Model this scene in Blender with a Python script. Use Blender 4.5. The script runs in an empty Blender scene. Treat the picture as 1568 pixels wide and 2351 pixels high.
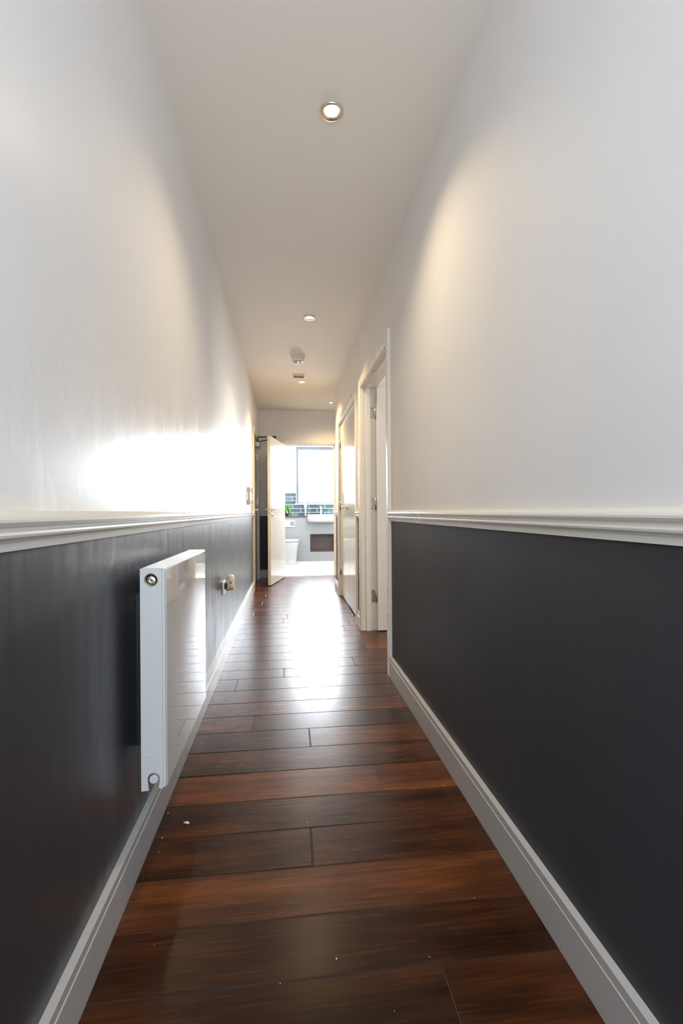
import bpy, bmesh, math, random
from mathutils import Vector, Matrix

random.seed(7)
scene = bpy.context.scene
COL = scene.collection
PI = math.pi

# ------------------------------------------------------------------ helpers
def tag(o, label=None, cat=None, group=None, kind=None):
    if label: o['label'] = label
    if cat: o['category'] = cat
    if group: o['group'] = group
    if kind: o['kind'] = kind
    return o

def thing(name, label, cat, loc=(0, 0, 0), rotz=0.0, group=None, kind=None):
    o = bpy.data.objects.new(name, None)
    o.empty_display_size = 0.1
    COL.objects.link(o)
    o.location = loc
    o.rotation_euler = (0, 0, rotz)
    return tag(o, label, cat, group, kind)

def world_loc(o):
    v = Vector((0, 0, 0))
    while o is not None:
        v += o.location
        o = o.parent
    return v

class MB:
    """collects shapes, links them as one mesh object"""
    def __init__(self):
        self.bm = bmesh.new()
        self.smooth = set()

    def box(self, x0, x1, y0, y1, z0, z1, bev=0.0, seg=2):
        b = bmesh.new()
        bmesh.ops.create_cube(b, size=1.0)
        for v in b.verts:
            v.co = Vector(((x0 + x1) / 2 + v.co.x * (x1 - x0), (y0 + y1) / 2 + v.co.y * (y1 - y0),
                           (z0 + z1) / 2 + v.co.z * (z1 - z0)))
        if bev > 0:
            bmesh.ops.bevel(b, geom=list(b.edges), offset=bev, segments=seg, affect='EDGES', profile=0.5)
        self._merge(b)
        return self

    def _merge(self, b, smooth=False):
        m = bpy.data.meshes.new('tmp')
        if smooth:
            for f in b.faces: f.smooth = True
        b.to_mesh(m); b.free()
        self.bm.from_mesh(m)
        bpy.data.meshes.remove(m)

    def lathe(self, prof, c=(0, 0, 0), axis='Z', seg=40, smooth=True, sx=1.0, sy=1.0):
        """prof: list of (r, h)"""
        b = bmesh.new()
        rings = []
        for r, h in prof:
            ring = []
            if r < 1e-6:
                ring = [b.verts.new((0, 0, h))]
            else:
                for i in range(seg):
                    a = 2 * PI * i / seg
                    ring.append(b.verts.new((r * math.cos(a) * sx, r * math.sin(a) * sy, h)))
            rings.append(ring)
        for A, B in zip(rings[:-1], rings[1:]):
            if len(A) == 1 and len(B) == 1: continue
            if len(A) == 1:
                for i in range(seg): b.faces.new((A[0], B[i], B[(i + 1) % seg]))
            elif len(B) == 1:
                for i in range(seg): b.faces.new((A[i], B[0], A[(i + 1) % seg]))
            else:
                for i in range(seg):
                    b.faces.new((A[i], B[i], B[(i + 1) % seg], A[(i + 1) % seg]))
        if axis == 'X':
            M = Matrix.Rotation(PI / 2, 4, 'Y')
        elif axis == 'Y':
            M = Matrix.Rotation(-PI / 2, 4, 'X')
        elif axis == '-Y':
            M = Matrix.Rotation(PI / 2, 4, 'X')
        else:
            M = Matrix.Identity(4)
        bmesh.ops.transform(b, matrix=Matrix.Translation(c) @ M, verts=b.verts)
        bmesh.ops.recalc_face_normals(b, faces=b.faces)
        self._merge(b, smooth)
        return self

    def prism(self, poly, a0, a1, plane='XZ', smooth=False):
        """polygon extruded along the remaining axis. plane XZ -> along Y, YZ -> along X, XY -> along Z"""
        b = bmesh.new()
        def P(u, v, w):
            return {'XZ': (u, w, v), 'YZ': (w, u, v), 'XY': (u, v, w)}[plane]
        A = [b.verts.new(P(u, v, a0)) for u, v in poly]
        B = [b.verts.new(P(u, v, a1)) for u, v in poly]
        n = len(poly)
        for i in range(n):
            b.faces.new((A[i], A[(i + 1) % n], B[(i + 1) % n], B[i]))
        b.faces.new(A); b.faces.new(B)
        bmesh.ops.recalc_face_normals(b, faces=b.faces)
        self._merge(b, smooth)
        return self

    def tube(self, pts, r, seg=12, caps=True):
        b = bmesh.new()
        pts = [Vector(p) for p in pts]
        n = len(pts)
        rad = r if isinstance(r, (list, tuple)) else [r] * n
        prev = None
        rings = []
        for i, p in enumerate(pts):
            t = (pts[min(i + 1, n - 1)] - pts[max(i - 1, 0)]).normalized()
            if prev is None:
                ref = Vector((0, 0, 1)) if abs(t.z) < 0.9 else Vector((1, 0, 0))
                nrm = t.cross(ref).normalized()
            else:
                nrm = (prev - t * prev.dot(t)).normalized()
            prev = nrm
            bi = t.cross(nrm)
            rings.append([b.verts.new(p + (nrm * math.cos(2 * PI * k / seg) + bi * math.sin(2 * PI * k / seg)) * rad[i])
                          for k in range(seg)])
        for A, B in zip(rings[:-1], rings[1:]):
            for k in range(seg):
                b.faces.new((A[k], A[(k + 1) % seg], B[(k + 1) % seg], B[k]))
        if caps:
            b.faces.new(rings[0]); b.faces.new(rings[-1])
        bmesh.ops.recalc_face_normals(b, faces=b.faces)
        self._merge(b, True)
        return self

    def loft(self, sections, smooth=True, caps=True):
        """sections: list of equally long closed loops of 3D points"""
        b = bmesh.new()
        R = [[b.verts.new(p) for p in s] for s in sections]
        n = len(R[0])
        for A, B in zip(R[:-1], R[1:]):
            for k in range(n):
                b.faces.new((A[k], A[(k + 1) % n], B[(k + 1) % n], B[k]))
        if caps:
            b.faces.new(R[0]); b.faces.new(R[-1])
        bmesh.ops.recalc_face_normals(b, faces=b.faces)
        self._merge(b, smooth)
        return self

    def build(self, name, mat, parent=None, local=False, bevel=0.0, auto=True):
        if parent is not None and not local:
            off = world_loc(parent)
            bmesh.ops.translate(self.bm, verts=self.bm.verts, vec=-off)
        me = bpy.data.meshes.new(name)
        self.bm.to_mesh(me); self.bm.free()
        if mat: me.materials.append(mat)
        o = bpy.data.objects.new(name, me)
        COL.objects.link(o)
        if parent is not None: o.parent = parent
        if bevel > 0:
            md = o.modifiers.new('bevel', 'BEVEL'); md.width = bevel; md.segments = 2
            md.limit_method = 'ANGLE'; md.angle_limit = math.radians(40)
        if auto:
            try:
                for p in me.polygons:
                    pass
            except Exception:
                pass
        return o

def copy_tree(o, parent=None):
    c = o.copy(); COL.objects.link(c)
    if parent is not None:
        c.parent = parent
    for ch in [x for x in list(bpy.data.objects) if x.parent == o]:
        copy_tree(ch, c)
    return c

# ------------------------------------------------------------------ materials
def new_mat(name):
    m = bpy.data.materials.new(name); m.use_nodes = True
    nt = m.node_tree
    return m, nt, nt.nodes['Principled BSDF']

def plain(name, col, rough=0.5, metal=0.0, spec=0.5, coat=0.0, noise=0.0, nscale=30.0):
    m, nt, p = new_mat(name)
    p.inputs['Base Color'].default_value = (*col, 1)
    p.inputs['Roughness'].default_value = rough
    p.inputs['Metallic'].default_value = metal
    p.inputs['Specular IOR Level'].default_value = spec
    p.inputs['Coat Weight'].default_value = coat
    if noise > 0:
        tc = nt.nodes.new('ShaderNodeTexCoord')
        nz = nt.nodes.new('ShaderNodeTexNoise'); nz.inputs['Scale'].default_value = nscale
        nz.inputs['Detail'].default_value = 4
        nt.links.new(tc.outputs['Object'], nz.inputs['Vector'])
        mr = nt.nodes.new('ShaderNodeMapRange')
        mr.inputs['From Min'].default_value = 0.3; mr.inputs['From Max'].default_value = 0.7
        mr.inputs['To Min'].default_value = max(0.02, rough - noise); mr.inputs['To Max'].default_value = rough + noise
        nt.links.new(nz.outputs['Fac'], mr.inputs['Value'])
        nt.links.new(mr.outputs['Result'], p.inputs['Roughness'])
    return m

def N(nt, t, **kw):
    n = nt.nodes.new(t)
    for k, v in kw.items(): setattr(n, k, v)
    return n

def math_node(nt, op, a, b=None, clamp=False):
    n = nt.nodes.new('ShaderNodeMath'); n.operation = op; n.use_clamp = clamp
    for i, x in enumerate((a, b)):
        if x is None: continue
        if isinstance(x, (int, float)): n.inputs[i].default_value = x
        else: nt.links.new(x, n.inputs[i])
    return n.outputs[0]

def mixc(nt, fac, a, b):
    n = nt.nodes.new('ShaderNodeMix'); n.data_type = 'RGBA'
    for sock, x in ((n.inputs[0], fac), (n.inputs[6], a), (n.inputs[7], b)):
        if isinstance(x, (int, float)): sock.default_value = x
        elif isinstance(x, tuple): sock.default_value = (*x, 1)
        else: nt.links.new(x, sock)
    return n.outputs[2]

def smooth(nt, v, lo, hi):
    n = nt.nodes.new('ShaderNodeMapRange'); n.interpolation_type = 'SMOOTHSTEP'
    n.inputs['From Min'].default_value = lo; n.inputs['From Max'].default_value = hi
    nt.links.new(v, n.inputs['Value'])
    return n.outputs['Result']

def noise(nt, vec, scale, detail=4, rough=0.55, dist=0.0, sc=(1, 1, 1)):
    mp = nt.nodes.new('ShaderNodeMapping'); mp.inputs['Scale'].default_value = sc
    nt.links.new(vec, mp.inputs['Vector'])
    n = nt.nodes.new('ShaderNodeTexNoise')
    n.inputs['Scale'].default_value = scale; n.inputs['Detail'].default_value = detail
    n.inputs['Roughness'].default_value = rough; n.inputs['Distortion'].default_value = dist
    nt.links.new(mp.outputs['Vector'], n.inputs['Vector'])
    return n.outputs['Fac']

WHITE_WALL = (0.70, 0.676, 0.655)
DARK_WALL = (0.025, 0.025, 0.029)
SPLIT = 0.94

def wall_material(name, smears):
    m, nt, p = new_mat(name)
    geo = nt.nodes.new('ShaderNodeNewGeometry')
    pos = geo.outputs['Position']
    sep = nt.nodes.new('ShaderNodeSeparateXYZ'); nt.links.new(pos, sep.inputs[0])
    x, y, z = sep.outputs
    low = math_node(nt, 'LESS_THAN', z, SPLIT)
    # upper paint: off white with faint clouding, a creamier freshly brushed band above the rail
    cl = noise(nt, pos, 1.6, 3)
    up = mixc(nt, smooth(nt, cl, 0.35, 0.65), WHITE_WALL, tuple(c * 0.965 for c in WHITE_WALL))
    edge = noise(nt, pos, 5.0, 5, 0.6)
    if smears:
        band_h = math_node(nt, 'ADD', math_node(nt, 'MULTIPLY', math_node(nt, 'SUBTRACT', edge, 0.5), 0.09), 0.992)
        band = math_node(nt, 'LESS_THAN', z, band_h)
        up = mixc(nt, math_node(nt, 'MULTIPLY', band, 0.85), up, (0.74, 0.695, 0.575))
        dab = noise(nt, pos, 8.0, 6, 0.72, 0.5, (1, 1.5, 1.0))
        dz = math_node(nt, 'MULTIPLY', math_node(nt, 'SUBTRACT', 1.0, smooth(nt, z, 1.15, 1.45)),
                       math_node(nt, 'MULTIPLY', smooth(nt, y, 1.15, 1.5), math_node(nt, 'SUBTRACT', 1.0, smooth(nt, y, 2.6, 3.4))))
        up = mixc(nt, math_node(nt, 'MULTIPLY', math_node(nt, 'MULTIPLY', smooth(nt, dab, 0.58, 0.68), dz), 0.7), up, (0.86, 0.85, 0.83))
    # lower paint
    cl2 = noise(nt, pos, 2.3, 4)
    lowc = mixc(nt, smooth(nt, cl2, 0.3, 0.7), DARK_WALL, tuple(c * 1.22 for c in DARK_WALL))
    if smears:
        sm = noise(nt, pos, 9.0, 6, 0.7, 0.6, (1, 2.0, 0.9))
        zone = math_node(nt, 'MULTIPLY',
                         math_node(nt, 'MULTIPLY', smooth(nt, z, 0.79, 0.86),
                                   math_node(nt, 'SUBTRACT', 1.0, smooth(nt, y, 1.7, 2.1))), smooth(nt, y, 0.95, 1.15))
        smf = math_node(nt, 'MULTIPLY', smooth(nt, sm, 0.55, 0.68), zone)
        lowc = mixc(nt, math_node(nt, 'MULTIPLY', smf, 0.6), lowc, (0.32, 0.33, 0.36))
    # tiny nicks
    nick = noise(nt, pos, 150.0, 1, 0.4)
    col = mixc(nt, low, up, lowc)
    col = mixc(nt, math_node(nt, 'MULTIPLY', smooth(nt, nick, 0.87, 0.885), 0.6), col, (0.25, 0.24, 0.23))
    nt.links.new(col, p.inputs['Base Color'])
    # silk finish: vertical roller streaks vary the gloss
    st = noise(nt, pos, 3.0, 5, 0.65, 0.3, (1.0, 3.2, 0.8))
    st2 = noise(nt, pos, 7.0, 4, 0.6, 0.2, (1.0, 4.0, 0.35))
    mr = nt.nodes.new('ShaderNodeMapRange')
    mr.inputs['From Min'].default_value = 0.50; mr.inputs['From Max'].default_value = 0.74
    mr.inputs['To Min'].default_value = 0.27 if smears else 0.66
    mr.inputs['To Max'].default_value = 0.40 if smears else 0.74
    nt.links.new(st, mr.inputs['Value'])
    mr2 = nt.nodes.new('ShaderNodeMapRange')
    mr2.inputs['From Min'].default_value = 0.35; mr2.inputs['From Max'].default_value = 0.65
    mr2.inputs['To Min'].default_value = 0.29 if smears else 0.52
    mr2.inputs['To Max'].default_value = 0.40 if smears else 0.55
    nt.links.new(st2, mr2.inputs['Value'])
    mxr = nt.nodes.new('ShaderNodeMix')
    up_z = smooth(nt, z, 1.30, 1.85)
    mh = nt.nodes.new('ShaderNodeMix')
    nt.links.new(up_z, mh.inputs[0]); nt.links.new(mr.outputs[0], mh.inputs[2]); mh.inputs[3].default_value = 0.66
    hi = mh.outputs[0]
    nt.links.new(low, mxr.inputs[0]); nt.links.new(hi, mxr.inputs[2]); nt.links.new(mr2.outputs[0], mxr.inputs[3])
    nt.links.new(mxr.outputs[0], p.inputs['Roughness'])
    sp = nt.nodes.new('ShaderNodeMix')
    nt.links.new(low, sp.inputs[0]); sp.inputs[2].default_value = 0.34 if smears else 0.3; sp.inputs[3].default_value = 0.55 if smears else 0.26
    nt.links.new(sp.outputs[0], p.inputs['Specular IOR Level'])
    # orange-peel
    bp = nt.nodes.new('ShaderNodeBump'); bp.inputs['Strength'].default_value = 0.05; bp.inputs['Distance'].default_value = 0.002
    nt.links.new(noise(nt, pos, 120.0, 2), bp.inputs['Height'])
    nt.links.new(bp.outputs[0], p.inputs['Normal'])
    return m

M_wall_l = wall_material('left_wall_paint', True)
M_wall_r = wall_material('wall_paint', False)
M_white_wall = plain('plain_white_paint', (0.80, 0.79, 0.77), 0.6, noise=0.05, nscale=8)
M_ceil = plain('ceiling_paint', (0.74, 0.687, 0.61), 0.8, spec=0.2, noise=0.05, nscale=6)

def gloss_paint(name, col, rough, dirt=0.08):
    m, nt, p = new_mat(name)
    tc = nt.nodes.new('ShaderNodeTexCoord')
    n1 = noise(nt, tc.outputs['Object'], 4.0, 5, 0.6)
    c = mixc(nt, math_node(nt, 'MULTIPLY', smooth(nt, n1, 0.45, 0.75), dirt), col, tuple(x * 0.82 for x in col))
    nt.links.new(c, p.inputs['Base Color'])
    mr = nt.nodes.new('ShaderNodeMapRange')
    mr.inputs['From Min'].default_value = 0.3; mr.inputs['From Max'].default_value = 0.7
    mr.inputs['To Min'].default_value = rough * 0.93; mr.inputs['To Max'].default_value = rough * 1.07
    nt.links.new(noise(nt, tc.outputs['Object'], 9.0, 4), mr.inputs['Value'])
    nt.links.new(mr.outputs[0], p.inputs['Roughness'])
    return m

M_trim = gloss_paint('trim_gloss', (0.42, 0.40, 0.38), 0.30)
M_rail = gloss_paint('rail_gloss', (0.66, 0.62, 0.55), 0.26)
M_casing = gloss_paint('casing_gloss', (0.70, 0.655, 0.58), 0.28)
M_door = gloss_paint('door_gloss', (0.68, 0.665, 0.63), 0.13, 0.12)
M_rad = gloss_paint('radiator_enamel', (0.62, 0.61, 0.595), 0.03, 0.05)
M_plastic = plain('white_plastic', (0.72, 0.68, 0.62), 0.35)
M_plastic_w = plain('bright_white_plastic', (0.8, 0.8, 0.79), 0.3)
M_ceramic = plain('ceramic', (0.44, 0.45, 0.46), 0.08, coat=0.4)
M_chrome = plain('chrome', (0.75, 0.75, 0.76), 0.16, metal=1.0)
M_steel = plain('brushed_steel', (0.42, 0.39, 0.35), 0.34, metal=1.0)
M_brass = plain('aged_brass', (0.46, 0.38, 0.22), 0.35, metal=1.0)
M_black = plain('black_metal', (0.012, 0.011, 0.010), 0.4)
M_slot = plain('dark_slot', (0.02, 0.018, 0.015), 0.7)
M_grey_slot = plain('grey_slot', (0.16, 0.15, 0.14), 0.6)
M_winframe = plain('window_frame_grey', (0.075, 0.10, 0.13), 0.4)
M_brownwood = None

def bulb_mat():
    m, nt, p = new_mat('bulb_glow')
    p.inputs['Base Color'].default_value = (1, 0.9, 0.75, 1)
    p.inputs['Emission Color'].default_value = (1.0, 0.87, 0.62, 1)
    p.inputs['Emission Strength'].default_value = 11.0
    return m
M_bulb = bulb_mat()

def wood_mat():
    m, nt, p = new_mat('walnut_laminate')
    uv = nt.nodes.new('ShaderNodeUVMap'); uv.uv_map = 'plank'
    at = nt.nodes.new('ShaderNodeAttribute'); at.attribute_name = 'tone'
    sepc = nt.nodes.new('ShaderNodeSeparateColor'); nt.links.new(at.outputs['Color'], sepc.inputs[0])
    tone, seed, _b = sepc.outputs
    comb = nt.nodes.new('ShaderNodeCombineXYZ')
    sepu = nt.nodes.new('ShaderNodeSeparateXYZ'); nt.links.new(uv.outputs[0], sepu.inputs[0])
    nt.links.new(sepu.outputs[0], comb.inputs[0]); nt.links.new(sepu.outputs[1], comb.inputs[1])
    nt.links.new(math_node(nt, 'MULTIPLY', seed, 37.0), comb.inputs[2])
    v = comb.outputs[0]
    warp = noise(nt, v, 2.2, 3, 0.5, 0.0, (1.0, 3.0, 1.0))
    big = noise(nt, v, 3.0, 4, 0.6, 0.5, (0.7, 4.5, 1.0))
    # cathedral rings: noise bands
    ringsrc = math_node(nt, 'ADD', math_node(nt, 'MULTIPLY', warp, 9.0), math_node(nt, 'MULTIPLY', sepu.outputs[1], 30.0))
    ring = math_node(nt, 'ADD', math_node(nt, 'MULTIPLY', math_node(nt, 'SINE', ringsrc), 0.5), 0.5)
    fine = noise(nt, v, 10.0, 6, 0.7, 0.3, (0.55, 14.0, 1.0))
    pore = noise(nt, v, 30.0, 3, 0.6, 0.0, (0.6, 16.0, 1.0))
    g = math_node(nt, 'ADD', math_node(nt, 'MULTIPLY', big, 0.65), math_node(nt, 'MULTIPLY', fine, 0.42))
    g = math_node(nt, 'ADD', g, math_node(nt, 'MULTIPLY', ring, 0.10))
    g = math_node(nt, 'ADD', g, math_node(nt, 'MULTIPLY', math_node(nt, 'SUBTRACT', tone, 0.5), 0.62))
    ramp = nt.nodes.new('ShaderNodeValToRGB')
    cr = ramp.color_ramp
    cr.elements[0].position = 0.22; cr.elements[0].color = (0.0045, 0.0018, 0.0010, 1)
    cr.elements[1].position = 0.98; cr.elements[1].color = (0.205, 0.060, 0.0155, 1)
    e = cr.elements.new(0.45); e.color = (0.0245, 0.0074, 0.0028, 1)
    e = cr.elements.new(0.66); e.color = (0.063, 0.0178, 0.0054, 1)
    e = cr.elements.new(0.82); e.color = (0.122, 0.0345, 0.0092, 1)
    nt.links.new(g, ramp.inputs[0])
    col = mixc(nt, math_node(nt, 'MULTIPLY', smooth(nt, pore, 0.56, 0.70), 0.45), ramp.outputs[0], (0.02, 0.008, 0.005))
    # knots
    vor = nt.nodes.new('ShaderNodeTexVoronoi'); vor.inputs['Scale'].default_value = 1.0
    mp = nt.nodes.new('ShaderNodeMapping'); mp.inputs['Scale'].default_value = (1.6, 6.0, 1.0)
    nt.links.new(v, mp.inputs[0]); nt.links.new(mp.outputs[0], vor.inputs['Vector'])
    kn = math_node(nt, 'SUBTRACT', 1.0, smooth(nt, vor.outputs['Distance'], 0.02, 0.22))
    kn = math_node(nt, 'MULTIPLY', kn, smooth(nt, seed, 0.45, 0.55))
    col = mixc(nt, math_node(nt, 'MULTIPLY', kn, 0.75), col, (0.018, 0.008, 0.005))
    nt.links.new(col, p.inputs['Base Color'])
    mr = nt.nodes.new('ShaderNodeMapRange')
    mr.inputs['From Min'].default_value = 0.3; mr.inputs['From Max'].default_value = 0.75
    mr.inputs['To Min'].default_value = 0.22; mr.inputs['To Max'].default_value = 0.30
    nt.links.new(fine, mr.inputs[0])
    nt.links.new(mr.outputs[0], p.inputs['Roughness'])
    p.inputs['Specular IOR Level'].default_value = 0.13
    bp = nt.nodes.new('ShaderNodeBump'); bp.inputs['Strength'].default_value = 0.04; bp.inputs['Distance'].default_value = 0.001
    nt.links.new(fine, bp.inputs['Height']); nt.links.new(bp.outputs[0], p.inputs['Normal'])
    return m
M_wood = wood_mat()

def dark_wood(name, a, b, axis_sc):
    m, nt, p = new_mat(name)
    tc = nt.nodes.new('ShaderNodeTexCoord')
    n1 = noise(nt, tc.outputs['Object'], 6.0, 5, 0.6, 0.4, axis_sc)
    c = mixc(nt, smooth(nt, n1, 0.3, 0.7), a, b)
    nt.links.new(c, p.inputs['Base Color'])
    p.inputs['Roughness'].default_value = 0.4
    return m
M_niche = dark_wood('niche_wood', (0.034, 0.020, 0.017), (0.050, 0.030, 0.025), (5, 1, 1))
M_niche_base = dark_wood('niche_base_wood', (0.050, 0.024, 0.010), (0.075, 0.036, 0.016), (1, 5, 5))
M_ledge = dark_wood('ledge_wood', (0.05, 0.026, 0.014), (0.09, 0.048, 0.026), (1, 5, 5))

def tile_mat(name, w, h, off, cols, grout, gw, rough, plane='XZ', z0=0.0, x0=0.0, bumpy=0.0):
    m, nt, p = new_mat(name)
    geo = nt.nodes.new('ShaderNodeNewGeometry')
    sep = nt.nodes.new('ShaderNodeSeparateXYZ'); nt.links.new(geo.outputs['Position'], sep.inputs[0])
    u = math_node(nt, 'SUBTRACT', sep.outputs[0], x0)
    v = math_node(nt, 'SUBTRACT', sep.outputs[2 if plane == 'XZ' else 1], z0)
    cb = nt.nodes.new('ShaderNodeCombineXYZ'); nt.links.new(u, cb.inputs[0]); nt.links.new(v, cb.inputs[1])
    bk = nt.nodes.new('ShaderNodeTexBrick')
    bk.offset = off; bk.squash = 1.0
    bk.inputs['Scale'].default_value = 1.0
    bk.inputs['Mortar Size'].default_value = gw
    bk.inputs['Mortar Smooth'].default_value = 0.0
    bk.inputs['Brick Width'].default_value = w; bk.inputs['Row Height'].default_value = h
    bk.inputs['Color1'].default_value = (*cols[0], 1); bk.inputs['Color2'].default_value = (*cols[1], 1)
    bk.inputs['Mortar'].default_value = (*grout, 1)
    nt.links.new(cb.outputs[0], bk.inputs['Vector'])
    base = bk.outputs['Color']
    if bumpy > 0:
        nz = noise(nt, geo.outputs['Position'], 9.0, 4, 0.6, 0.4)
        base2 = mixc(nt, math_node(nt, 'MULTIPLY', smooth(nt, nz, 0.5, 0.75), math_node(nt, 'SUBTRACT', 1.0, bk.outputs['Fac'])),
                     base, tuple(min(1, c * 2.2 + 0.02) for c in cols[1]))
        base = base2
        bp = nt.nodes.new('ShaderNodeBump'); bp.inputs['Strength'].default_value = bumpy; bp.inputs['Distance'].default_value = 0.01
        nt.links.new(nz, bp.inputs['Height']); nt.links.new(bp.outputs[0], p.inputs['Normal'])
    nt.links.new(base, p.inputs['Base Color'])
    p.inputs['Roughness'].default_value = rough
    return m
M_green_tile = tile_mat('teal_tile', 0.315, 0.0757, 0.5, ((0.004, 0.030, 0.042), (0.010, 0.055, 0.072)), (0.62, 0.66, 0.66),
                        0.0028, 0.16, z0=0.8795, x0=-0.05, bumpy=0.25)
M_grey_tile = tile_mat('grey_wall_tile', 0.60, 0.30, 0.0, ((0.215, 0.22, 0.23), (0.22, 0.225, 0.235)), (0.255, 0.26, 0.265),
                       0.0025, 0.4, z0=-0.05, x0=0.05)
M_bath_floor = tile_mat('grey_floor_tile', 0.60, 0.30, 0.5, ((0.50, 0.50, 0.49), (0.51, 0.51, 0.50)), (0.45, 0.45, 0.44),
                        0.003, 0.35, plane='XY')

def leaf_mat():
    m, nt, p = new_mat('leaf_green')
    tc = nt.nodes.new('ShaderNodeTexCoord')
    n1 = noise(nt, tc.outputs['Object'], 14.0, 3)
    nt.links.new(mixc(nt, smooth(nt, n1, 0.3, 0.7), (0.045, 0.22, 0.012), (0.17, 0.48, 0.03)), p.inputs['Base Color'])
    p.inputs['Roughness'].default_value = 0.35
    p.inputs['Subsurface Weight'].default_value = 0.0
    p.inputs['Transmission Weight'].default_value = 0.0
    return m
M_leaf = leaf_mat()
M_pot = plain('pot_glaze', (0.03, 0.035, 0.04), 0.3)

def glass_mat():
    m = bpy.data.materials.new('window_glass'); m.use_nodes = True
    nt = m.node_tree; nt.nodes.clear()
    out = nt.nodes.new('ShaderNodeOutputMaterial')
    tr = nt.nodes.new('ShaderNodeBsdfTransparent'); tr.inputs[0].default_value = (0.97, 0.985, 1, 1)
    gl = nt.nodes.new('ShaderNodeBsdfGlossy'); gl.inputs['Roughness'].default_value = 0.02
    fr = nt.nodes.new('ShaderNodeFresnel'); fr.inputs[0].default_value = 1.45
    mx = nt.nodes.new('ShaderNodeMixShader')
    nt.links.new(fr.outputs[0], mx.inputs[0]); nt.links.new(tr.outputs[0], mx.inputs[1]); nt.links.new(gl.outputs[0], mx.inputs[2])
    nt.links.new(mx.outputs[0], out.inputs[0])
    return m
M_glass = glass_mat()

# ------------------------------------------------------------------ dimensions
XL, XR, ZC = -0.4166, 0.6065, 2.474
T = 0.12
YEND = 7.10
SK_H, SK_T = 0.116, 0.018

# door openings (structural holes)
D1a, D1b = 2.800, 3.805      # room door on the right
D2a, D2b = 4.130, 5.450      # cupboard doors on the right
YCOR = 5.90                  # outer corner where the right wall ends
D3a, D3b = 5.990, 6.960      # entrance door on the left
D4a, D4b = -0.052, 0.716     # bathroom doorway in the end wall
HD = 1.966

def struct(o, label, cat):
    return tag(o, label, cat, kind='structure')

# ------------------------------------------------------------------ floor
rows = [0.984, 1.138, 1.295, 1.455, 1.613, 1.787, 1.955, 2.122, 2.286, 2.443, 2.617, 2.795, 2.950, 3.123, 3.287, 3.457, 3.659]
pre = [0.984 - 0.162 * k for k in range(20, 0, -1)]
post = []
yy = 3.659
while yy < 7.16:
    yy += 0.168; post.append(min(yy, 7.16))
rows = pre + rows + post
# joints: (row start y) -> list of x positions; tones per piece from the photograph
special = {  # nearest rows: dark boards, toned down further to imitate lens vignette
    0.822: ([0.32], [0.24, 0.42]),
    0.984: ([], [0.25]),
    1.138: ([0.588], [0.66, 0.40]),
    1.295: ([0.065], [0.40, 0.42]),
    1.455: ([], [0.36]),
    1.613: ([0.323], [0.74, 0.72]),
    1.787: ([], [0.42]),
    1.955: ([0.091], [0.28, 0.62]),
    2.122: ([-0.159], [0.58, 0.30]),
    2.286: ([], [0.58]),
    2.443: ([], [0.50]),
    2.617: ([-0.286], [0.46, 0.34]),
    2.795: ([-0.024], [0.32, 0.34]),
    2.950: ([0.42], [0.36, 0.40]),
    3.123: ([], [0.48]),
    3.287: ([0.562], [0.42, 0.72]),
    3.457: ([], [0.50]),
}
def make_floor():
    bm = bmesh.new()
    uvl = bm.loops.layers.uv.new('plank')
    cl = bm.loops.layers.float_color.new('tone')
    X0, X1 = -0.536, 2.9
    g = 0.0009     # half groove
    rnd = random.Random(11)
    for a, b in zip(rows[:-1], rows[1:]):
        key = round(a, 3)
        if key in special:
            js, tones = special[key]
            js = list(js); tones = list(tones)
            last = js[-1] if js else rnd.uniform(-0.3, 0.4)
            x = max(last, 0.3) + rnd.uniform(0.75, 1.1)
            while x < X1 - 0.2:
                js.append(x); tones.append(rnd.uniform(0.3, 0.7)); x += 1.2
        else:
            js = []; x = X0 + rnd.uniform(0.15, 1.2)
            while x < X1 - 0.2:
                js.append(x); x += 1.2
            tones = [rnd.choice([0.34, 0.42, 0.5, 0.6]) + rnd.uniform(-0.05, 0.05) for _ in range(len(js) + 1)]
        xs = [X0] + js + [X1]
        for (p, q), tn in zip(zip(xs[:-1], xs[1:]), tones):
            off = (rnd.uniform(0, 9), rnd.uniform(0, 9)); sd = rnd.random()
            i, k = 0.0022, 0.0022
            x0, x1, y0, y1 = p + g, q - g, a + g, b - g
            # flat top with a tiny chamfer into the joint
            top = [(x0 + k, y0 + k, 0), (x1 - k, y0 + k, 0), (x1 - k, y1 - k, 0), (x0 + k, y1 - k, 0)]
            out = [(x0, y0, -0.0016), (x1, y0, -0.0016), (x1, y1, -0.0016), (x0, y1, -0.0016)]
            tv = [bm.verts.new(c) for c in top]; ov = [bm.verts.new(c) for c in out]
            fs = [bm.faces.new(tv)]
            for s in range(4):
                fs.append(bm.faces.new((ov[s], ov[(s + 1) % 4], tv[(s + 1) % 4], tv[s])))
            for f in fs:
                for lp in f.loops:
                    lp[uvl].uv = (lp.vert.co.x + off[0], lp.vert.co.y + off[1])
                    lp[cl] = (tn, sd, 0, 1)
    # slab beneath
    b = bmesh.new(); bmesh.ops.create_cube(b, size=1)
    for v in b.verts:
        v.co = Vector(((X0 + X1) / 2 + v.co.x * (X1 - X0), (-2.256 + 7.16) / 2 + v.co.y * (7.16 + 2.256), -0.0265 + v.co.z * 0.049))
    me0 = bpy.data.meshes.new('t'); b.to_mesh(me0); b.free()
    n0 = len(bm.faces)
    bm.from_mesh(me0); bpy.data.meshes.remove(me0)
    bm.faces.ensure_lookup_table()
    for f in bm.faces[n0:]: f.material_index = 1
    me = bpy.data.meshes.new('floor'); bm.to_mesh(me); bm.free()
    me.materials.append(M_wood); me.materials.append(M_slot)
    o = bpy.data.objects.new('floor', me); COL.objects.link(o)
    return struct(o, 'glossy dark walnut plank floor running across the corridor', 'floor')
make_floor()

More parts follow.
